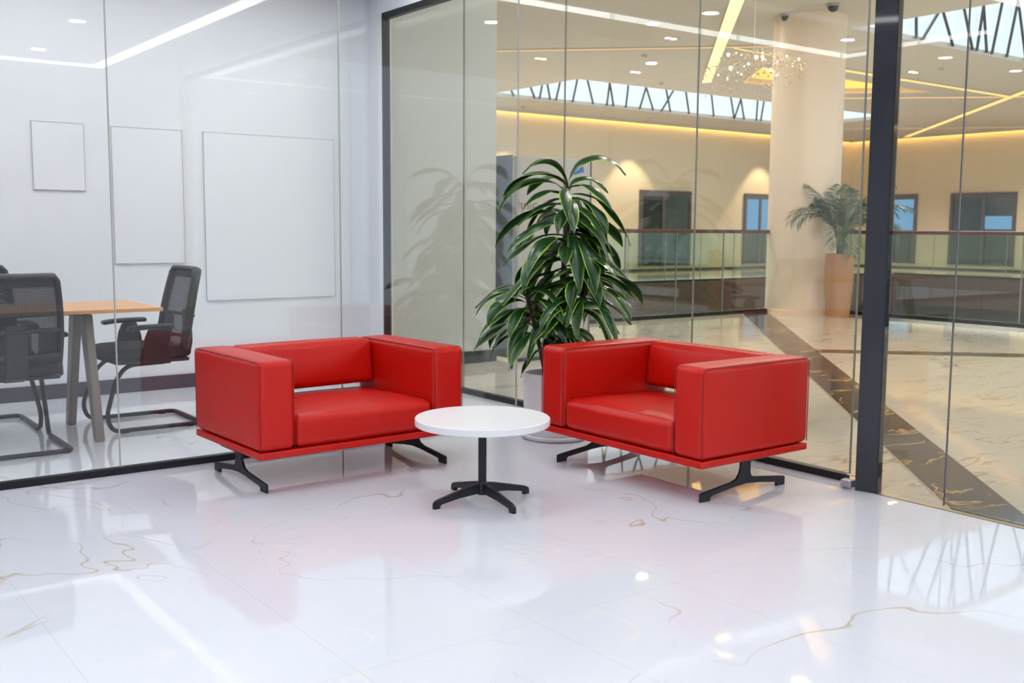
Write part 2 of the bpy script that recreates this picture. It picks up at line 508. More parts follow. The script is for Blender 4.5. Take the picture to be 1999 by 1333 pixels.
struct('ceiling', B(LX0, LX1 + .05, LY0, WY, CEIL, CEIL + .12), MT['ceiling'], 'white ceiling over the lounge and meeting room', 'ceiling')
struct('wall_back', B(LX0, LX1 + .06, WY, WY + .12, 0, CEIL), MT['white_wall'], 'smooth white back wall of the meeting room', 'wall')
struct('wall_left', B(LX0 - .12, LX0, LY0, WY, 0, CEIL), MT['white_wall'], 'white side wall of the lounge', 'wall')
struct('wall_front', B(LX0, LX1 + .05, LY0 - .12, LY0, 0, CEIL), MT['white_wall'], 'white wall behind the viewer', 'wall')
struct('baseboard_back', B(LX0, 4.0, WY - .016, WY, 0, .098), MT['charcoal'], 'charcoal skirting board along the white back wall', 'baseboard')
# jamb and bulkhead round the mall glass
bm = B(LX1 - .005, LX1 + .06, 7.05, WY, 0, CEIL)
box(bm, LX1 - .005, LX1 + .06, -3.0, 7.05, 2.755, CEIL)
struct('wall_right', bm, MT['white_wall'], 'white jamb and bulkhead around the mall glazing', 'wall')
struct('wall_side', B(LX1 - .08, LX1 + .06, LY0, -1.6, 0, CEIL), MT['white_wall'], 'white wall return beside the glass door', 'wall')

# flush wall panels on the white wall
def wall_panel(x0, x1, z0, z1, label):
    t = thing('wall_panel', label, 'wall panel', ((x0 + x1) / 2, WY, z0))
    w = (x1 - x0) / 2
    link('panel_face', B(-w, w, -.010, -.0005, 0, z1 - z0), MT['white_wall'], t)
    bm = bmesh.new()
    e = .0032
    for a in ((-w - e, -w, 0, z1 - z0), (w, w + e, 0, z1 - z0), (-w - e, w + e, -e, 0), (-w - e, w + e, z1 - z0, z1 - z0 + e)):
        box(bm, a[0], a[1], -.012, -.0005, a[2], a[3])
    link('panel_edge', bm, MT['panel_line'], t)
k = WY / 7.24
def kz(z): return 1.15 + (z - 1.15) * k
wall_panel(1.578 * k, 1.893 * k, kz(1.380), kz(1.811), 'small square flush panel outlined on the white wall, leftmost of three')
wall_panel(2.072 * k, 2.545 * k, kz(.896), kz(1.807), 'tall narrow flush panel outlined on the white wall, above the far chair')
wall_panel(2.700 * k, 3.710 * k, kz(.623), kz(1.807), 'widest flush panel outlined on the white wall, behind the left armchair')

# meeting-room glass (runs along X at GY)
win = thing('window_1', 'frameless glass partition between the lounge and the meeting room', 'glass partition', (0, GY, 0), kind='structure')
xs = [-2.1, -.93, .24, 1.39, 2.545, 3.70]
for a, b in zip(xs, xs[1:]):
    link('glass_pane', B(a + .002, b - .002, -.005, .005, .012, CEIL), MT['glass'], win)
for x in xs[1:]:
    link('glass_joint', B(x - .0025, x + .0025, -.0052, .0052, .03, CEIL), MT['seam'], win)
link('base_channel', B(LX0, 3.70, -.02, .02, 0, .032), MT['frame'], win)

# mall glass (runs along Y at LX1)
win = thing('window_2', 'tall glass wall between the lounge and the mall', 'glass wall', (LX1, 0, 0), kind='structure')
ys = [7.03, 5.98, 4.90, 3.82, 2.815]
for a, b in zip(ys, ys[1:]):
    link('glass_pane', B(-.005, .005, b + .002, a - .002, .012, 2.72), MT['glass'], win)
for y in ys[1:]:
    link('glass_joint', B(-.0052, .0052, y - .0021, y + .0021, .03, 2.72), MT['seam_dark'], win)
link('base_channel', B(-.022, .022, 2.83, 7.03, 0, .034), MT['frame'], win)
link('head_frame', B(-.025, .025, -1.6, 7.05, 2.712, 2.757), MT['frame'], win)
link('side_frame', B(-.025, .025, 7.015, 7.05, 0, 2.712), MT['frame'], win)

# glass doors to the right of the post
dr = thing('door_1', 'frameless glass door leading out to the mall', 'glass door', (3.985, 0, 0), kind='structure')
for a, b in ((2.306, 2.60), (1.05, 2.300), (-1.58, 1.044)):
    link('glass_pane', B(-.005, .005, a, b, .012, 2.712), MT['glass'], dr)
link('glass_joint', B(-.0051, .0051, 2.3015, 2.3045, .012, 2.712), MT['door_frame'], dr)

# brass threshold
bm = bmesh.new()
box(bm, 3.957, 3.983, LY0, 2.60, -.05, .0025)
struct('trim_1', bm, MT['brass'], 'thin brass threshold strip between white and beige floors', 'floor trim')

# post
bm = bmesh.new()
prism(bm, [(3.937, 2.702), (3.964, 2.606), (4.014, 2.616), (4.014, 2.712)], 2, 0, 4.0)
bmesh.ops.bevel(bm, geom=[e for e in bm.edges if abs(e.verts[0].co.z - e.verts[1].co.z) > 1], offset=.003, segments=2, affect='EDGES')
po = thing('post', 'tall dark grey glossy post where the glass wall meets the door', 'post', (0, 0, 0))
link('shaft', bm, MT['post'], po)

# floor clamp under the end of the glass wall
cl = thing('door_clamp', 'small steel floor clamp at the foot of the dark post', 'door hardware', (3.978, 2.748, 0))
link('clamp_body', B(-.052, -.012, -.03, .022, .006, .040, .004, 2), MT['steel_box'], cl)
bm = bmesh.new(); tube(bm, [(-.008, -.031, .002), (-.008, -.031, .056), (-.008, .02, .056)], .0035, 8)
link('clamp_bracket', bm, MT['chrome'], cl)

# ------------------------------------------------------------------ lamps of lobby and meeting room
def downlight(x, y, z, m, r, label, group, name='recessed_downlight'):
    t = thing(name, label, 'ceiling light', (x, y, z), group=group)
    bm = bmesh.new(); lathe(bm, [(r, .001), (r + .022, -.0005), (r + .024, -.006), (r + .012, -.009), (r, -.006), (r, .001)], 28)
    link('trim_ring', bm, MT['trim_white'], t, True)
    bm = bmesh.new(); bmesh.ops.create_circle(bm, cap_ends=True, segments=24, radius=r, matrix=Matrix.Translation((0, 0, -.004)))
    for f in bm.faces:
        if f.normal.z > 0: f.normal_flip()
    link('lens', bm, m, t)
    return t
def copies(proto, spots, z):
    for x, y in spots:
        c = dup(proto); c.location = (x, y, z)
lab = 'round recessed downlight with white ring in the lounge ceiling'
p0 = downlight(2.50, .19, CEIL, MT['disc'], .065, lab, 'lounge ceiling downlights')
copies(p0, [(2.57, -1.56), (1.45, .28), (1.42, -1.22), (1.45, 1.88), (0, .25), (0, -1.3), (0, 1.88), (-1.5, .25), (-1.5, -1.3),
            (-1.5, 1.88), (-3.0, .25), (-3.0, 1.88), (-3.0, -1.3), (2.3, 3.7), (3.4, 3.75), (2.4, -3.4), (.8, -3.4), (-.9, -3.4), (-2.5, -3.4)], CEIL)
lab = 'round recessed downlight with white ring in the meeting room ceiling'
p1 = downlight(1.64, 5.98, CEIL, MT['disc_meet'], .06, lab, 'meeting room downlights')
copies(p1, [(1.69, 6.59), (-.23, 6.01), (-.20, 6.60), (3.1, 6.0), (-2.0, 6.0), (-3.4, 6.0)], CEIL)
# cove light outlining the ceiling tray of the lounge
def cove(name, x0, x1, y0, y1, w, label):
    t = thing(name, label, 'ceiling light', (0, 0, CEIL))
    link('diffuser', B(x0, x1, y0, y0 + w, -.012, -.0005), MT['cove'], t)
    link('diffuser', B(x0, x1, y1 - w, y1, -.012, -.0005), MT['cove'], t)
    link('diffuser', B(x1 - w, x1, y0 + w, y1 - w, -.012, -.0005), MT['cove'], t)
    link('diffuser', B(x0, x0 + w, y0 + w, y1 - w, -.012, -.0005), MT['cove'], t)
cove('cove_light', -.75, 3.42, -2.42, 4.30, .13, 'rectangular white cove light in the lounge ceiling')
t = thing('cove_light', 'angled white cove light in the meeting room ceiling', 'ceiling light', (0, 0, CEIL))
link('diffuser', B(-1.06, 3.95, 6.50, 6.63, -.012, -.0005), MT['cove'], t)
link('diffuser', B(-1.06, -.93, 5.0, 6.50, -.012, -.0005), MT['cove'], t)

# ------------------------------------------------------------------ the mall
MZ = 4.05
bm = bmesh.new(); prism(bm, [(4.06, -7), (12.42, -7), (12.42, 9.62), (4.06, 9.62), (4.06, 2.80), (4.02, 2.72), (3.983, 2.61), (3.983, -5.0), (4.06, -5.0)], 2, -.3, 0)
struct('floor_mall', bm, MT['mall_floor'], 'beige veined marble floor of the mall gallery', 'floor')
bm = bmesh.new(); prism(bm, [(5.2, 16), (24.5, 16), (24.5, -7), (29.4, -7), (29.4, 20.9), (5.2, 20.9)], 2, -.3, 0)
struct('floor_far', bm, MT['mall_floor'], 'marble gallery floor on the far side of the atrium', 'floor')
# dark inlay bands, 45 degrees
q = sqrt(.5)
def band(name, pts, label, m):
    bm = bmesh.new(); prism(bm, pts, 2, -.02, .0015)
    return struct(name, bm, m, label, 'floor inlay')
band('trim_2', [(3.990, 2.27), (3.990, 1.885), (11.62, 9.50), (11.10, 9.50)], 'broad dark marble band running diagonally across the mall floor', MT['black_marble'])
band('trim_3', [(8.16, 6.06), (8.36, 6.26), (12.32, 2.30), (12.12, 2.10)], 'narrow dark marble band crossing the mall floor', MT['black_marble'])
band('trim_4', [(3.990, 2.285), (3.990, 2.272), (11.098, 9.50), (11.078, 9.50)], 'thin pale metal edge along the broad dark floor band', MT['brass'])

# near shop block with its skirting
struct('wall_mall', B(4.121, 5.256, 7.25, 20.9, 0, MZ), MT['grey_wall'], 'pale pier wall of the mall seen through the glass', 'wall')
struct('baseboard_mall', B(4.121, 5.262, 7.238, 7.25, 0, .105), MT['black_stone'], 'black stone skirting of the pale pier wall', 'baseboard')
bm = B(5.256, 29.5, 20.8, 20.95, 0, MZ)
struct('wall_far', bm, MT['beige_wall'], 'warm beige wall across the atrium', 'wall')
struct('wall_east', B(29.3, 29.5, -7, 20.8, 0, MZ), MT['beige_wall'], 'warm beige end wall of the mall', 'wall')
bm = bmesh.new(); box(bm, 5.256, 29.3, 20.78, 20.8, 0, .05); box(bm, 29.28, 29.3, -7, 20.78, 0, .05)
struct('baseboard_far', bm, MT['black_stone'], 'dark skirting along the far mall walls', 'baseboard')

# ceiling with openings for skylights and the light tray
skyL = [(13.42, 15.80), (24.2, 15.80), (24.2, 18.95), (13.42, 18.95)]
skyR = [(13.15, 2.0), (23.0, 2.0), (23.0, 9.41), (13.15, 9.41)]
tray = [(14.85, 12.45), (20.1, 12.45), (18.95, 13.75), (16.1, 13.92)]
bm = bmesh.new()
poly_holes(bm, [(4.06, -7), (29.5, -7), (29.5, 20.95), (4.06, 20.95)], [skyL, skyR, tray], MZ)
r = bmesh.ops.extrude_face_region(bm, geom=list(bm.faces))
for v in r['geom']:
    if isinstance(v, bmesh.types.BMVert): v.co.z += .08
bmesh.ops.recalc_face_normals(bm, faces=list(bm.faces))
struct('ceiling_mall', bm, MT['mall_ceiling'], 'taupe mall ceiling with skylight openings', 'ceiling')

def skylight(name, poly, y_face, struts, label, z1):
    x0, x1 = poly[0][0], poly[1][0]; y0, y1 = poly[0][1], poly[2][1]
    t = thing(name, label, 'skylight', (0, 0, MZ), kind='structure')
    z0 = .08
    bm = bmesh.new()
    e = .03
    for a in ((x0 - e, x0, y0, y1), (x1, x1 + e, y0, y1), (x0, x1, y0 - e, y0), (x0, x1, y1, y1 + e)):
        box(bm, a[0], a[1], a[2], a[3], z0, z1)
    link('glazing', bm, MT['glass'], t)
    bm = bmesh.new()
    for a in ((x0 - .1, x0 + .04, y0, y1), (x1 - .04, x1 + .1, y0, y1), (x0, x1, y0 - .1, y0 + .04), (x0, x1, y1 - .04, y1 + .1)):
        box(bm, a[0], a[1], a[2], a[3], z1, z1 + .12)
    link('top_frame', bm, MT['mall_ceiling'], t)
    for b, c in struts:
        bm = bmesh.new()
        tube(bm, [(b, y_face - .04, 0.03), (c, y_face - .04, z1)], .024, 8)
        link('strut', bm, MT['strut'], t)
SL = [(14.19, 13.61), (14.78, 14.3), (14.92, 15.13), (15.23, 15.0), (15.4, 15.65), (15.9, 16.14), (16.54, 16.22), (16.97, 17.11), (17.19, 16.96), (17.59, 17.71),
      (18.05, 18.4), (18.52, 18.07), (18.8, 19.49), (19.12, 18.83), (19.79, 19.56), (20.71, 20.53), (21.5, 21.24), (21.51, 21.92), (21.9, 21.63), (22.39, 22.44), (22.57, 22.76), (23.3, 23.0), (23.3, 23.8)]
SR = [(14.74, 14.63), (14.9, 16.08), (15.77, 14.88), (16.35, 15.68), (16.48, 16.73), (16.79, 16.48), (16.95, 17.32), (17.43, 17.8), (18.07, 17.56), (18.5, 19.2), (19.4, 18.9), (20.2, 20.9), (21.3, 20.9), (22.2, 22.5)]
skylight('window_3', skyL, 18.95, SL, 'long skylight with leaning struts above the far gallery', .95)
skylight('window_4', skyR, 9.41, SR, 'skylight with leaning struts at the upper right', 1.35)

# recessed amber light tray
t = thing('light_tray', 'recessed amber light tray in the mall ceiling behind the round column', 'ceiling light', (0, 0, MZ))
bm = bmesh.new()
tp = [Vector((x, y, 0)) for x, y in tray]; n = 4
for i in range(n):
    a, b = tp[i], tp[(i + 1) % n]
    d = (b - a).normalized(); o = Vector((d.y, -d.x, 0)) * .03
    fs = []
    vs = [bm.verts.new(p) for p in (a + Vector((0, 0, .08)), b + Vector((0, 0, .08)), b + Vector((0, 0, .34)), a + Vector((0, 0, .34)))]
    vs2 = [bm.verts.new(v.co + o) for v in vs]
    fs.append(bm.faces.new(vs)); fs.append(bm.faces.new(vs2))
    for j in range(4): fs.append(bm.faces.new((vs[j], vs[(j + 1) % 4], vs2[(j + 1) % 4], vs2[j])))
    bmesh.ops.recalc_face_normals(bm, faces=fs)
link('glowing_side', bm, MT['led_tray'], t)
bm = bmesh.new(); prism(bm, tray, 2, .34, .37)
link('tray_top', bm, MT['led_tray'], t)
bm = bmesh.new()
for i in range(n):
    a, b = tp[i], tp[(i + 1) % n]
    d = (b - a).normalized(); o = Vector((d.y, -d.x, 0)) * .05
    prism(bm, [(a.x, a.y), (b.x, b.y), (b.x + o.x, b.y + o.y), (a.x + o.x, a.y + o.y)], 2, -.03, .0)
link('tray_lip', bm, MT['col'], t)

# amber LED strips in the ceiling
def led(x0, y0, x1, y1, w, m, label):
    a, b = Vector((x0, y0, 0)), Vector((x1, y1, 0)); d = b - a
    t = thing('led_strip_light', label, 'strip light', (x0, y0, MZ), math.atan2(d.y, d.x))
    link('diffuser', B(0, d.length, -w / 2, w / 2, -.022, -.006), m, t)
    bm = B(0, d.length, -w / 2 - .012, -w / 2, -.024, 0); box(bm, 0, d.length, w / 2, w / 2 + .012, -.024, 0)
    box(bm, 0, d.length, -w / 2, w / 2, -.006, 0)
    link('channel', bm, MT['mall_ceiling'], t)
led(15.6, 14.46, 9.4, 8.14, .17, MT['led_bar'], 'broad bright amber light bar crossing in front of the chandelier')
led(9.6, 14.7, 13.9, 10.45, .055, MT['led'], 'thin amber light line ending at the chandelier, left of the light bar')
led(13.0, 11.46, 15.0, 11.62, .06, MT['led'], 'short amber light line behind the chandelier')
led(16.0, 11.79, 22.1, 11.82, .14, MT['led'], 'amber light line right of the column, nearest the viewer')
led(19.3, 14.62, 23.6, 10.55, .11, MT['led'], 'amber light line just below the light tray')
led(29.2, 18.75, 20.9, 10.46, .17, MT['led'], 'long diagonal amber light line rising to the right')
led(25.2, 19.05, 29.2, 14.65, .06, MT['led'], 'faint amber light line close above the far wall')
led(10.3, 7.4, 11.22, 8.34, .22, MT['led'], 'short broad amber light at the top edge above the round column')

# amber cove along the top of the far walls
t = thing('cove_light', 'amber cove light along the top of the far mall wall', 'ceiling light', (0, 0, MZ))
link('led_strip', B(5.3, 29.2, 20.72, 20.76, -.03, -.004), MT['led_wall'], t)
link('led_strip', B(29.2, 29.24, -6, 20.7, -.03, -.004), MT['led_wall'], t)
bm = B(5.3, 29.13, 20.66, 20.70, -.075, 0); box(bm, 29.13, 29.17, -6, 20.66, -.075, 0)
link('pelmet', bm, MT['mall_ceiling'], t)

# mall downlights: two in view, the rest added unseen to brighten the mall
lab = 'round downlight in the mall ceiling, one of a set extended with fill lamps'
p2 = downlight(13.13, 13.48, MZ, MT['disc_mall'], .085, lab, 'mall ceiling downlights', 'mall_and_fill_downlight')
copies(p2, [(10.66, 10.93), (8.8, .4), (8.6, 3.2), (8.8, -2.5), (8.4, 5.4), (9.6, 7.2), (6.6, 5.6), (11.2, 2.0), (11.2, -1.0)], MZ)
def spotlet(x, y, label):
    t = thing('twin_spotlight', label, 'ceiling light', (x, y, MZ))
    link('plate', B(-.13, .13, -.07, .07, -.008, 0), MT['mall_ceiling'], t)
    for s in (-1, 1):
        bm = bmesh.new(); bmesh.ops.create_circle(bm, cap_ends=True, segments=16, radius=.045, matrix=Matrix.Translation((s * .062, 0, -.012)))
        link('lamp', bm, MT['spotlet'], t)
spotlet(11.66, 11.56, 'twin spotlight just left of the chandelier')
spotlet(11.30, 14.30, 'twin spotlight above the peak of the left skylight, furthest left')
spotlet(13.62, 14.40, 'twin spotlight above the left skylight, nearer the chandelier')
spotlet(17.54, 11.18, 'twin spotlight right of the dark post')

# wall-washing spots on the far wall
def wallspot(x, label):
    t = thing('wall_spotlight', label, 'ceiling light', (x, 20.05, MZ))
    bm = bmesh.new(); lathe(bm, [(0, 0), (.06, 0), (.06, -.05), (.045, -.05), (.045, -.03), (0, -.03)], 20)
    link('housing', bm, MT['mall_ceiling'], t, True)
    ld = bpy.data.lights.new('spot_lamp', 'SPOT'); lo = bpy.data.objects.new('spot_lamp', ld); COL.objects.link(lo)
    ld.energy = 150; ld.color = (1, .76, .5); ld.spot_size = R(78); ld.spot_blend = .35; ld.shadow_soft_size = .03
    lo.parent = t; lo.location = (0, 0, -.07)
def fillspot(x, y, e=230):  # fill spots added to brighten the far gallery and atrium
    t = thing('fill_spotlight', 'small fill spotlight added in the mall ceiling to brighten gallery and atrium', 'ceiling light', (x, y, MZ), group='added fill spotlights')
    bm = bmesh.new(); lathe(bm, [(0, 0), (.05, 0), (.05, -.04), (.038, -.04), (.038, -.02), (0, -.02)], 18)
    link('housing', bm, MT['mall_ceiling'], t, True)
    ld = bpy.data.lights.new('spot_lamp', 'SPOT'); lo = bpy.data.objects.new('spot_lamp', ld); COL.objects.link(lo)
    ld.energy = e; ld.color = (1, .92, .82); ld.spot_size = R(125); ld.spot_blend = .8; ld.shadow_soft_size = .05
    lo.parent = t; lo.location = (0, 0, -.06)
for x, y in ((7.5, 18.0), (11.5, 18.0), (15.0, 15.1), (19.0, 15.1), (22.5, 15.1), (26.0, 18.5), (26.8, 14.5), (26.8, 10.5), (26.8, 6.5)):
    fillspot(x, y)
for x, y in ((8.6, 12.8), (12.4, 12.9), (17.5, 10.6), (22.0, 13.0), (23.8, 7.5)):  # stronger fill over the void, bounced off the lower floor onto the ceiling
    fillspot(x, y, 470)
wallspot(19.49, 'wall spotlight washing the far wall above the dark shop door')
wallspot(24.85, 'wall spotlight washing the far wall just left of the column')
wallspot(15.33, 'wall spotlight washing the far wall above the grey display board')

# security domes
def dome(x, y, label):
    t = thing('security_camera', label, 'camera', (x, y, MZ))
    bm = bmesh.new(); lathe(bm, [(0, 0), (.085, 0), (.085, -.03), (.07, -.035)], 24); link('mount', bm, MT['kiosk'], t, True)
    bm = bmesh.new(); lathe(bm, [(.07, -.03)] + [(.07 * cos(a), -.035 - .07 * sin(a)) for a in [pi / 2 * i / 6 for i in range(6)]] + [(0, -.105)], 24)
    link('dome', bm, MT['dome'], t, True)
dome(11.6, 9.33, 'black dome security camera above the round column')
dome(11.55, 8.55, 'black dome security camera at the top edge beside the post')

# opposite gallery: fascias and lower storey
bm = B(5.2, 24.5, 15.94, 16.0, -.75, .0); box(bm, 24.44, 24.5, -7, 15.94, -.75, .0)
struct('trim_5', bm, MT['fascia'], 'dark brown fascia under the far gallery', 'fascia')
bm = B(5.2, 12.35, 9.62, 9.66, -.5, -.002); box(bm, 12.42, 12.46, -7, 9.62, -.5, -.002)
struct('trim_6', bm, MT['fascia'], 'dark fascia along the atrium edge', 'fascia')
bm = B(5.2, 29, 18.4, 18.5, -6, -.75); box(bm, 27, 27.1, -7, 18.4, -6, -.75)
struct('wall_lower', bm, MT['lower'], 'dim wall of the storey below', 'wall')
struct('floor_lower', B(5.2, 29, -7, 18.4, -5.2, -5.0), MT['pale_floor'], 'pale floor of the storey below, bouncing light up to the mall ceiling', 'floor')  # kept pale as a reflector for the fill spots above
for i, (x, z, l) in enumerate(((17.0, -1.35, 'small ochre sign board on the storey below, seen under the near handrail'),
                               (20.2, -1.30, 'wide ochre sign board on the storey below'))):
    o = link('sign_board', B(x, x + .9, 18.3, 18.39, z - .4, z), MT['ochre']); tag(o, l, 'sign')

# balustrades
def balustrade(label, pts, joints, zr, m_rail, rail=(.03, .025)):
    """pts: two end points; joints: distances along"""
    a, b = Vector((*pts[0], 0)), Vector((*pts[1], 0)); d = b - a
    t = thing('glass_balustrade', label, 'balustrade', (a.x, a.y, 0), math.atan2(d.y, d.x))
    link('handrail', B(0, d.length, -rail[0], rail[0], zr - rail[1], zr + rail[1], .008), m_rail, t)
    st = [0] + joints + [d.length]
    for p, q_ in zip(st, st[1:]):
        link('glass_panel', B(p + .006, q_ - .006, -.006, .006, .03, zr - rail[1]), MT['glass_green'], t)
    for j in joints:
        link('panel_joint', B(j - .006, j + .006, -.008, .008, .03, zr - rail[1]), MT['seam_dark'], t)
    link('base_rail', B(0, d.length, -.03, .03, 0, .05), MT['frame'], t)
balustrade('glass balustrade with dark wood handrail, behind the plant and left of the column', ((5.3, 9.55), (11.68, 9.55)), [.93, 1.83, 2.73, 3.62, 4.52, 5.42], 1.125, MT['rail'])
balustrade('glass balustrade with dark wood handrail, right of the post', ((12.35, 8.9), (12.35, -6)), [2.6, 5.2, 7.8, 10.4], 1.125, MT['rail'])
balustrade('glass balustrade of the far gallery, beneath the left skylight', ((5.3, 16.03), (24.3, 16.03)), [.95 + 1.1 * i for i in range(16)], 1.10, MT['rail'])
balustrade('glass balustrade of the far gallery, before the end wall windows', ((24.53, 15.9), (24.53, -6)), [1.09 + 1.9 * i for i in range(10)], 1.10, MT['rail'])

# shop doors in the far walls
def shopdoor(name, label, x0, x1, wall, z0, z1, panes, mull):
    """wall 'N': on y=20.8, coordinates x ; wall 'E': on x=29.3, coordinates y"""
    if wall == 'N': t = thing(name, label, 'shop door', ((x0 + x1) / 2, 20.8, z0), 0, kind='structure')
    else: t = thing(name, label, 'shop door', (29.3, (x0 + x1) / 2, z0), -pi / 2, kind='structure')
    w = abs(x1 - x0) / 2; h = z1 - z0
    bm = B(-w, -w + .09, -.07, 0, 0, h); box(bm, w - .09, w, -.07, 0, 0, h); box(bm, -w + .09, w - .09, -.07, 0, h - .16, h)
    for m_ in mull: box(bm, -w + m_ * 2 * w - .05, -w + m_ * 2 * w + .05, -.07, 0, 0, h - .16)
    link('door_frame', bm, MT['door_frame'], t)
    for (a, b, c, d, m_) in panes:
        link('pane', B(-w + .02 + a * (2 * w - .04), -w + .02 + b * (2 * w - .04), -.04, -.02, .01 + c * (h - .02), .01 + d * (h - .02)), m_, t)
shopdoor('door_2', 'dark shop door in the far wall behind the plant', 19.9, 21.89, 'N', .13, 2.21, [(0, .48, 0, 1, MT['pane_dark']), (.48, 1, 0, 1, MT['pane_slate'])], [.45])
shopdoor('door_3', 'blue-lit shop door in the far wall beside the column', 24.17, 26.0, 'N', .13, 2.22, [(0, 1, .48, 1, MT['pane_blue']), (0, 1, 0, .48, MT['pane_slate'])], [.38])
shopdoor('door_4', 'blue-lit shop window in the end wall right of the post', 20.0, 18.3, 'E', .15, 2.27, [(0, 1, .48, 1, MT['pane_blue']), (0, 1, 0, .48, MT['pane_slate'])], [])
shopdoor('door_5', 'wide slate shop window in the end wall at the right edge', 17.2, 15.2, 'E', .15, 2.27, [(0, .55, 0, 1, MT['pane_slate']), (.55, 1, 0, .5, MT['pane_slate']), (.55, 1, .5, .68, MT['pane_blue']), (.55, 1, .68, 1, MT['pane_slate'])], [.52])

# round column
bm = bmesh.new(); lathe(bm, [(0, 0), (.490, 0), (.490, .05), (.485, .055), (.485, MZ - .001), (0, MZ - .001)], 64)
o = link('column', bm, MT['col'], None, True); o.location = (12.05, 9.28, 0)
tag(o, 'large round beige column at the corner of the atrium', 'column')

# display board box behind the plant
t = thing('display_board', 'grey lettered display board standing in the mall behind the plant', 'display board', (5.40, 7.20, 0))
link('front_panel', B(0, .83, -.05, 0, 0.02, 1.765, .004), MT['kiosk'], t)
link('side_panel', B(-.012, -.001, 0, .42, 0.02, 1.775), MT['kiosk_side'], t)
link('edge_frame', B(.83, .845, -.055, .01, .02, 1.772), MT['door_frame'], t)
link('foot', B(0, .83, -.10, .06, 0, .02), MT['black_stone'], t)
def lettering(txt, x, z, size, parent, m):
    cu = bpy.data.curves.new('lettering', 'FONT'); cu.body = txt; cu.size = size; cu.extrude = .002; cu.offset = -.002
    ob = bpy.data.objects.new('lettering', cu); COL.objects.link(ob)
    dg = bpy.context.evaluated_depsgraph_get()
    me = bpy.data.meshes.new_from_object(ob.evaluated_get(dg))
    bpy.data.objects.remove(ob)
    o2 = bpy.data.objects.new('lettering', me); COL.objects.link(o2); me.materials.append(m)
    o2.parent = parent; o2.location = (x, -.053, z); o2.rotation_euler = (pi / 2, 0, 0)
    return o2
lettering('R o', .06, 1.515, .12, t, MT['letter'])
lettering('hnic', -.005 + .01, 1.31, .135, t, MT['letter'])
o = link('sticker', B(-.065, .065, -.0535, -.0505, -.03, .03), MT['blue'], t)
o.rotation_euler = (0, R(-14), 0); o.location = (.685, 0, 1.668)

# chandelier
CH = Vector((9.72, 8.28, 3.07))
t = thing('crystal_chandelier', 'amber crystal chandelier hanging in the mall beside the column', 'chandelier', CH)
bm = bmesh.new(); lathe(bm, [(0, MZ - CH.z - .0005), (.22, MZ - CH.z), (.22, MZ - CH.z - .03), (0, MZ - CH.z - .03)], 32)
link('ceiling_plate', bm, MT['chrome'], t)
def crys_pts(n):
    out = []
    while len(out) < n:
        a = random.uniform(0, 2 * pi); rr = sqrt(random.random()) * .60
        top = .17 - .18 * (rr / .6) ** 2
        z = top - abs(random.gauss(0, .16))
        if z > -.5: out.append(Vector((rr * cos(a), rr * sin(a), z)))
    return out
def crystal(bm, p, s):
    rot = Matrix.Rotation(random.uniform(0, pi), 3, 'Z') @ Matrix.Rotation(random.uniform(-.9, .9), 3, 'X')
    vs = [bm.verts.new(p + rot @ Vector(c) * s) for c in ((1, 0, 0), (-1, 0, 0), (0, 1, 0), (0, -1, 0), (0, 0, .7), (0, 0, -.7))]
    for i in ((0, 2, 4), (2, 1, 4), (1, 3, 4), (3, 0, 4), (2, 0, 5), (1, 2, 5), (3, 1, 5), (0, 3, 5)): bm.faces.new([vs[j] for j in i])
bm = bmesh.new()
for p in crys_pts(700): crystal(bm, p, random.uniform(.006, .014))
o = link('crystal_shower', bm, MT['crystal'], t); o['kind'] = 'stuff'
for p in crys_pts(90):
    bm = bmesh.new(); crystal(bm, Vector((0, 0, 0)), random.uniform(.014, .022)); o = link('crystal', bm, MT['crystal'], t); o.location = p
for i in range(26):
    a = random.uniform(0, 2 * pi); rr = random.uniform(.1, .55)
    bm = bmesh.new(); bmesh.ops.create_icosphere(bm, subdivisions=2, radius=random.choice((.006, .009, .012, .018)))
    o = link('bulb', bm, MT['bulb'], t, 'full'); o.location = (rr * cos(a), rr * sin(a), random.uniform(-.12, .12))
bm = bmesh.new(); tube(bm, [(0, 0, .05), (0, 0, MZ - CH.z - .03)], .006, 8)
link('stem', bm, MT['kiosk'], t)

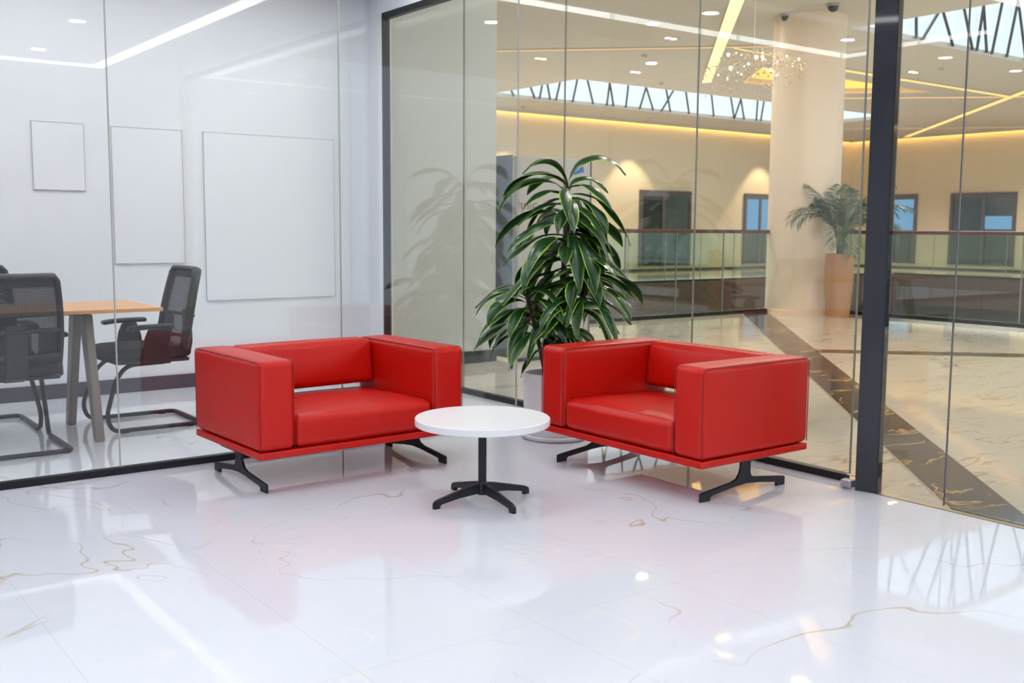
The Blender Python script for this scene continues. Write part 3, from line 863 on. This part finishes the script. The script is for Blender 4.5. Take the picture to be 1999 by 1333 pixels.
# tall planter with palm
t = thing('potted_palm', 'feathery palm in a tall tan planter beside the column', 'plant', (11.83, 8.50, 0))
bm = bmesh.new()
prof = [(0, 0), (.150, 0)]
for i in range(40):
    z = .84 * (i + 1) / 40; s = z / .84
    prof.append((.150 + .042 * sin(min(1, s * 1.25) * pi / 2) - .012 * max(0, s - .8) / .2 + (.002 if i % 2 else 0), z))
prof += [(.165, .84), (.16, .78), (0, .78)]
lathe(bm, prof, 40); link('planter', bm, MT['planter'], t, True)
bm = bmesh.new()
for i in range(7):
    a = i * 2 * pi / 7; tube(bm, [(.03 * cos(a), .03 * sin(a), .77), (.05 * cos(a), .05 * sin(a), 1.1), (.09 * cos(a), .09 * sin(a), 1.3)], [.014, .011, .007], 6)
link('stems', bm, MT['palm'], t)
def frond(bm, uv, az, el0, L_, droop):
    p = Vector((.06 * cos(az), .06 * sin(az), 1.05)); el = el0; N = 16; path = []
    for i in range(N + 1):
        path.append((p.copy(), el)); el -= droop / N * (1 + i / N)
        p = p + Vector((cos(az) * cos(el), sin(az) * cos(el), sin(el))) * (L_ / N)
    tube(bm, [q_[0] for q_ in path], .005, 4)
    side = Vector((-sin(az), cos(az), 0))
    for i in range(4, N + 1):
        for j in (0, .5):
            if i + j > N: continue
            b_, e_ = path[i]; tdir = Vector((cos(az) * cos(e_), sin(az) * cos(e_), sin(e_)))
            b_ = b_ + tdir * (L_ / N * j)
            ln = .26 * sin(pi * min(.97, (i + j - 2) / (N - 1))) + .05
            for s in (-1, 1):
                d = (side * s * .8 + tdir * .75 + Vector((0, 0, random.uniform(-.35, .05)))).normalized()
                w = tdir * .011
                m_ = b_ + d * ln * .5; e2 = b_ + d * ln + Vector((0, 0, -.05))
                vs = [bm.verts.new(x) for x in (b_ - w * .5, m_ - w, e2, m_ + w)]
                f = bm.faces.new(vs)
                for l, c in zip(f.loops, ((.3, 0), (.3, .5), (.5, 1), (.6, .5))): l[uv].uv = c
bm = bmesh.new(); uv = bm.loops.layers.uv.new('UVMap')
rp = random.Random(3)
for i in range(19):
    az = i * 2.4 + rp.uniform(-.3, .3); e0 = rp.uniform(.7, 1.5); ln = rp.uniform(.75, 1.05); dr = rp.uniform(.7, 1.7)
    if cos(az - 1.29) > .25: e0 = rp.uniform(1.35, 1.55); ln = rp.uniform(.45, .85); dr = rp.uniform(.2, .6)     # towards the column the fronds stay upright
    frond(bm, uv, az, e0, ln, dr)
link('fronds', bm, MT['palm'], t)

# ------------------------------------------------------------------ red armchairs
SW, SD, SZ0, SZ1 = 1.064, .703, .160, .583
AW = .172
def make_armchair(label, loc, rz):
    t = thing('armchair', label, 'armchair', loc, rz)
    hw, hd = SW / 2, SD / 2
    bm = bmesh.new(); soft_box(bm, (0, 0, (SZ0 + .191) / 2), (SW - .004, SD - .004, .191 - SZ0), .006, inner=2)
    link('base_plinth', bm, MT['red'], t, True)
    for s in (-1, 1):
        bm = bmesh.new()
        soft_box(bm, (s * (hw - AW / 2), 0, (.194 + SZ1) / 2), (AW, SD, SZ1 - .194), .028, (.003, .002, .004), 8)
        arm = link('armrest', bm, MT['red'], t, 'full')
        # raised seams along the edges of the arm
        bm = bmesh.new(); e = .0045
        for sx in (-1, 1):
            x = s * (hw - AW / 2) + sx * (AW / 2 - .0062)
            pts = smoothpath([(x, -hd + .004, .2), (x, -hd + .004, SZ1 - .004), (x, hd - .004, SZ1 - .004), (x, hd - .004, .2)], .03, 6)
            tube(bm, pts, .0022, 6)
        link('seam', bm, MT['red_dark'], arm, 'full')
    iw = SW - 2 * AW
    def seatshape(v):
        # slight sag towards the back
        return (v.x, v.y, v.z - (.012 * max(0, (v.y + .15)) / .5 if v.z > .28 else 0))
    bm = bmesh.new(); soft_box(bm, (0, -.012, (.193 + .337) / 2), (iw - .004, SD - .028, .337 - .193), .034, (0, .006, .016), 12, seatshape)
    seat = link('seat_cushion', bm, MT['red'], t, 'full')
    bm = bmesh.new()
    def backshape(v):
        lean = (v.z - .47) / .2
        return (v.x, v.y + (.025 * lean if v.y < .27 else 0), v.z)
    soft_box(bm, (0, .272, (.362 + SZ1) / 2), (iw - .002, .155, SZ1 - .362), .03, (0, .022, .004), 10, backshape)
    link('back_cushion', bm, MT['red'], t, 'full')
    prof = [(-.291, 0), (-.291, .036), (-.275, .040), (-.095, .060), (-.062, .072), (-.046, .092), (-.038, .115), (-.038, .161), (.026, .161), (.026, .092), (.032, .075), (.048, .066),
            (.12, .058), (.250, .042), (.265, .038), (.265, 0), (.208, 0), (.207, .014), (.200, .020), (.08, .036), (0, .042), (-.07, .038), (-.222, .020), (-.231, .014), (-.233, 0)]
    for s in (-1, 1):
        bm = bmesh.new(); prism(bm, prof, 0, s * .472 - .006, s * .472 + .006)
        bmesh.ops.bevel(bm, geom=[e for e in bm.edges if abs(e.verts[0].co.x - e.verts[1].co.x) < 1e-5], offset=.0015, segments=1, affect='EDGES')
        lg = link('leg', bm, MT['black_metal'], t)
        bm = B(s * .472 - .05, s * .472 + .05, -.09, .08, .154, .1605)
        link('mounting_plate', bm, MT['black_metal'], lg)
    return t
make_armchair('red leather armchair left of the round white table, its back to the meeting room', (2.258, 4.460, 0), .0303)
make_armchair('red leather armchair right of the round white table, in front of the potted plant', (3.504, 3.431, 0), -1.5635)

# ------------------------------------------------------------------ round coffee table
t = thing('coffee_table', 'low round white table on a black four-foot pedestal between the red armchairs', 'table', (2.483, 3.514, 0), R(-6))
TR = .284
bm = bmesh.new(); lathe(bm, [(0, .330), (TR - .003, .330), (TR, .333), (TR, .358), (TR - .003, .361), (0, .361)], 96)
link('tabletop', bm, MT['white_top'], t, True)
bm = bmesh.new(); lathe(bm, [(0, .04), (.0175, .04), (.0175, .329), (.0, .329)], 32)
link('pedestal', bm, MT['black_metal'], t, True)
bm = bmesh.new(); lathe(bm, [(0, .322), (.09, .322), (.09, .3295), (0, .3295)], 32)
link('mounting_plate', bm, MT['black_metal'], t, True)
bm = bmesh.new(); lathe(bm, [(0, .030), (.021, .030), (.023, .034), (.023, .078), (.019, .084), (0, .084)], 32)
link('hub', bm, MT['black_metal'], t, True)
for i in range(4):
    prof = [(.015, .038), (.015, .080), (.06, .074), (.222, .036), (.236, .028), (.240, .018), (.240, 0), (.212, 0), (.210, .010), (.204, .016), (.12, .030)]
    bm = bmesh.new(); prism(bm, prof, 1, -.011, .011)
    for v in bm.verts:
        v.co.y *= 1.15 - .35 * (v.co.x / .24)
    bmesh.ops.bevel(bm, geom=[e for e in bm.edges if abs(e.verts[0].co.y - e.verts[1].co.y) < 5e-3], offset=.002, segments=2, affect='EDGES')
    o = link('foot', bm, MT['black_metal'], t); o.rotation_euler = (0, 0, R(4) + i * pi / 2)

# ------------------------------------------------------------------ dracaena in a white pot
PX, PY = 3.600, 4.395
t = thing('potted_plant', 'leafy green dracaena with lime leaf edges in a white pot behind the right armchair', 'plant', (PX, PY, 0))
bm = bmesh.new(); lathe(bm, [(0, .002), (.180, .002), (.192, .012), (.195, .022), (.188, .026), (0, .026)], 56)
link('saucer', bm, MT['white_pot'], t, True)
bm = bmesh.new(); lathe(bm, [(0, .026), (.165, .026), (.172, .035), (.183, .355), (.181, .364), (.174, .366), (.166, .360), (.163, .31), (0, .31)], 64)
link('pot', bm, MT['white_pot'], t, True)
bm = bmesh.new(); lathe(bm, [(.1625, .318), (.12, .322), (.06, .326), (0, .328)], 40)
link('soil', bm, MT['soil'], t, True)
rl = random.Random(21)
def leaf(bm, uv, base, az, el0, L_, wid, droop, twist=0.0, k=1.4, N=12):
    p = Vector(base); side0 = Vector((-sin(az), cos(az), 0))
    rows = []
    wph = rl.uniform(0, 6); wam = rl.uniform(.003, .009)
    for i in range(N + 1):
        s = i / N
        el = el0 - droop * s ** k
        el = max(el, -pi / 2 + .04)
        azs = az + twist * s * .5
        d = Vector((cos(azs) * cos(el), sin(azs) * cos(el), sin(el)))
        if i: p = p + d * (L_ / N)
        side = Vector((-sin(azs), cos(azs), 0))
        nrm = d.cross(side).normalized() * -1
        side = (side * cos(twist * s) + nrm * sin(twist * s)).normalized()
        nrm = side.cross(d).normalized()
        w = wid * (.13 * (1 - s) + .87 * sin(pi * min(1, max(0, (s - .06) / .94)) ** 1.2))
        w = max(w, .0008)
        fold = .22 * w
        row = []
        for j in range(5):
            u = j / 4 - .5
            off = nrm * (abs(u) * 2 * fold + wam * sin(9 * s + wph) * (2 * u))
            row.append((bm.verts.new(p + side * u * w + off), j / 4, s))
        rows.append(row)
    for a, b in zip(rows, rows[1:]):
        for j in range(4):
            q_ = (a[j], a[j + 1], b[j + 1], b[j])
            f = bm.faces.new([x[0] for x in q_]); f.smooth = True
            for l, x in zip(f.loops, q_): l[uv].uv = (x[1], x[2])
def rosette(stem, z_lo, z_hi, n, Lr, wr, up=.25):
    """stem: list of points; leaves spiral between z_lo and z_hi"""
    bm = bmesh.new(); uv = bm.loops.layers.uv.new('UVMap')
    for i in range(n):
        f = i / (n - 1)
        z = z_lo + (z_hi - z_lo) * f
        for a, b in zip(stem, stem[1:]):
            if a[2] <= z <= b[2]:
                s = (z - a[2]) / (b[2] - a[2]); base = Vector(a) * (1 - s) + Vector(b) * s; break
        else: base = Vector(stem[-1])
        az = i * 2.39996 + rl.uniform(-.6, .6)
        young = max(0, (f - .75) / .25)
        el0 = .6 + .3 * f + .45 * young + rl.uniform(-.45, .4)
        droop = 1.52 + el0 - .3 * young - rl.random() ** 2 * .6
        L_ = rl.uniform(*Lr)
        leaf(bm, uv, base, az, el0, L_, rl.uniform(*wr), droop, rl.uniform(-1.2, 1.2), rl.uniform(.5, 1.0))
    return bm
# directions: image-right is (.80,-.60), away is (.60,.80)
def off(r_, f_, z): return (.80 * r_ + .60 * f_, -.60 * r_ + .80 * f_, z)
S1 = [off(.01, .0, .30), off(.03, .02, .8), off(.05, .02, 1.12), off(.055, .03, 1.38)]
S2 = [off(.05, -.02, .30), off(.10, -.05, .6), off(.165, -.06, .90)]
S3 = [off(-.05, -.02, .30), off(-.10, -.05, .55), off(-.165, -.07, .79)]
S4 = [off(.0, -.05, .30), off(.01, -.09, .50), off(.03, -.13, .66)]
for S, rad in ((S1, (.017, .015, .013, .010)), (S2, (.013, .011, .009)), (S3, (.013, .011, .009)), (S4, (.011, .010, .008))):
    bm = bmesh.new(); tube(bm, smoothpath(S, .1, 4), rad[0] * .9, 8)
    link('stem', bm, MT['stem'], t, 'full')
link('foliage', rosette(S1, .89, 1.395, 70, (.32, .52), (.068, .100)), MT['leaf'], t)
link('foliage', rosette(S2, .68, .93, 30, (.30, .46), (.066, .094)), MT['leaf'], t)
link('foliage', rosette(S3, .56, .82, 34, (.28, .42), (.060, .086)), MT['leaf'], t)
link('foliage', rosette(S4, .50, .68, 14, (.26, .36), (.058, .080)), MT['leaf'], t)

# ------------------------------------------------------------------ meeting table
t = thing('meeting_table', 'long oak-topped meeting table on splayed taupe legs behind the glass', 'table', (0, 0, 0))
link('tabletop', B(-1.6, 1.852, 5.62, 6.29, .692, .712, .002, 1), MT['oak'], t)
def taper_leg(top, bot, wt, wb):
    bm = bmesh.new(); vs = []
    for (c, w, z) in ((bot, wb, 0.0), (top, wt, .672)):
        for sx, sy in ((-1, -1), (1, -1), (1, 1), (-1, 1)): vs.append(bm.verts.new((c[0] + sx * .022, c[1] + sy * w / 2, z)))
    fs = [bm.faces.new(vs[:4]), bm.faces.new(vs[4:])]
    for j in range(4): fs.append(bm.faces.new((vs[j], vs[(j + 1) % 4], vs[4 + (j + 1) % 4], vs[4 + j])))
    bmesh.ops.recalc_face_normals(bm, faces=fs)
    bmesh.ops.bevel(bm, geom=list(bm.edges), offset=.004, segments=2, affect='EDGES')
    return bm
for x in (1.52, -1.3):
    link('leg', taper_leg((x, 5.90), (x, 5.715), .115, .065), MT['taupe'], t)
    link('leg', taper_leg((x, 6.10), (x, 6.30), .115, .065), MT['taupe'], t)
bm = B(-1.3, 1.52, 5.84, 6.16, .672, .692)
link('under_frame', bm, MT['black_metal'], t)

# ------------------------------------------------------------------ meeting chairs: seat faces -Y in local space
def make_chair(label, loc, rz):
    t = thing('meeting_chair', label, 'chair', loc, rz)
    bm = bmesh.new()
    def ss(v):
        return (v.x * (1 - .10 * max(0, (v.y) / .24)), v.y, v.z - .016 * max(0, (-v.y - .12) / .12) ** 2 + .010 * (v.x / .24) ** 2)
    soft_box(bm, (0, 0, .425), (.48, .47, .062), .028, (0, 0, .008), 8, ss)
    link('seat', bm, MT['chair_fab'], t, 'full')
    bm = bmesh.new(); soft_box(bm, (0, .01, .388), (.43, .42, .022), .01, inner=3); link('seat_pan', bm, MT['chair'], t, 'full')
    # backrest: curved frame with open mesh
    def bp(u, v):
        # u in [-1,1] across, v in [0,1] up ; returns point on the curved back
        w = .215 + .015 * sin(pi * v) - .02 * v
        y = .215 + .05 * (1 - u * u) * -.55 + .045 * (v - .35) + .07 * (max(0, v - .35)) ** 1.3 - .05 * max(0, .35 - v)
        y += .055 * (1 - abs(u) ** 2)
        return Vector((u * w, y, .44 + .46 * v))
    loop = []
    c = .07
    for (u0, v0, u1, v1, n_) in ((-1 + c, 0, 1 - c, 0, 8), (1, c * .7, 1, 1 - c * .7, 10), (1 - c, 1, -1 + c, 1, 8), (-1, 1 - c * .7, -1, c * .7, 10)):
        for i in range(n_ + 1): loop.append(bp(u0 + (u1 - u0) * i / n_, v0 + (v1 - v0) * i / n_))
    bm = bmesh.new(); tube(bm, loop, .026, 8, True, .6)
    head = [[bm.verts.new(bp(-.95 + 1.9 * j / 10, v_) + Vector((0, .006, 0))) for j in range(11)] for v_ in (.88, .94, 1.0)]
    for a_, b_ in zip(head, head[1:]):
        for j in range(10): bm.faces.new((a_[j], a_[j + 1], b_[j + 1], b_[j]))
    bf = link('back_frame', bm, MT['chair'], t, 'full')
    bm = bmesh.new(); uvl = bm.loops.layers.uv.new('UVMap'); G = []
    for i in range(13):
        G.append([(bm.verts.new(bp(-.98 + 1.96 * j / 12, .01 + .98 * i / 12) + Vector((0, -.004, 0))), (j / 12 * .44, i / 12 * .46)) for j in range(13)])
    for i in range(12):
        for j in range(12):
            q_ = (G[i][j], G[i][j + 1], G[i + 1][j + 1], G[i + 1][j]); f = bm.faces.new([x[0] for x in q_]); f.smooth = True
            for l, x in zip(f.loops, q_): l[uvl].uv = x[1]
    link('mesh_panel', bm, MT['chair_mesh'], t)
    # lumbar bracket and spine behind the mesh
    bm = bmesh.new()
    for i in range(2):
        z = .50 + .14 * i
        tube(bm, [bp(-.95, .13 + .28 * i) + Vector((0, .012, 0)), bp(-.5, .13 + .28 * i) + Vector((0, .035, 0)), bp(0, .13 + .28 * i) + Vector((0, .045, 0)), bp(.5, .13 + .28 * i) + Vector((0, .035, 0)), bp(.95, .13 + .28 * i) + Vector((0, .012, 0))], .019, 8, False, .6)
    for s in (-1, 1):
        G2 = [[bm.verts.new(bp(s * (.50 + .46 * j / 4), .02 + .36 * i / 6) + Vector((0, .010, 0))) for j in range(5)] for i in range(7)]
        for i in range(6):
            for j in range(4): bm.faces.new((G2[i][j], G2[i][j + 1], G2[i + 1][j + 1], G2[i + 1][j]))
    link('lumbar_support', bm, MT['chair'], t, 'full')
    bm = bmesh.new(); prism(bm, [(.02, .375), (.20, .370), (.285, .40), (.30, .47), (.295, .66), (.272, .66), (.270, .48), (.25, .43), (.19, .40), (.02, .40)], 0, -.05, .05)
    bmesh.ops.bevel(bm, geom=list(bm.edges), offset=.006, segments=2, affect='EDGES')
    link('back_support', bm, MT['chair'], t)
    for s in (-1, 1):
        bm = bmesh.new(); prism(bm, [(-.07, .375), (.10, .375), (.085, .50), (.06, .575), (-.02, .575), (-.045, .52)], 0, s * .245 - .012, s * .245 + .012)
        bmesh.ops.bevel(bm, geom=list(bm.edges), offset=.005, segments=2, affect='EDGES')
        arm = link('armrest', bm, MT['chair'], t)
        bm = bmesh.new(); soft_box(bm, (s * .25, -.01, .588), (.07, .255, .026), .012, inner=4, shape=lambda v: (v.x, v.y, v.z - .012 * max(0, (-v.y - .05) / .1)))
        link('arm_pad', bm, MT['chair'], arm, 'full')
    # cantilever sled base
    zf = .014
    path = [(-.19, .08, .377), (-.19, -.13, .372), (-.215, -.20, .30), (-.245, -.265, .10), (-.245, -.235, zf), (-.245, .275, zf), (.245, .275, zf), (.245, -.235, zf), (.245, -.265, .10), (.215, -.20, .30), (.19, -.13, .372), (.19, .08, .377)]
    bm = bmesh.new(); tube(bm, smoothpath(path, .055, 6), .0125, 10)
    link('sled_base', bm, MT['black_metal'], t, 'full')
    bm = bmesh.new()
    for x, y in ((-.245, -.17), (.245, -.17), (-.245, .2), (.245, .2)): box(bm, x - .012, x + .012, y - .02, y + .02, 0, .006)
    link('glides', bm, MT['chair'], t)
    return t
c0 = make_chair('black mesh-back meeting chair at the end of the oak table, facing left', (1.865, 6.10, 0), -pi / 2)
c1 = dup(c0); c1.location = (1.085, 5.765, 0); c1.rotation_euler = (0, 0, pi)
c1['label'] = 'black mesh-back meeting chair nearest the glass, its back to the viewer'
c2 = dup(c0); c2.location = (1.085, 6.42, 0); c2.rotation_euler = (0, 0, 0)
c2['label'] = 'black meeting chair across the oak table, mostly hidden at the left edge'
for c in (c0, c1, c2): c['group'] = 'meeting room chairs'
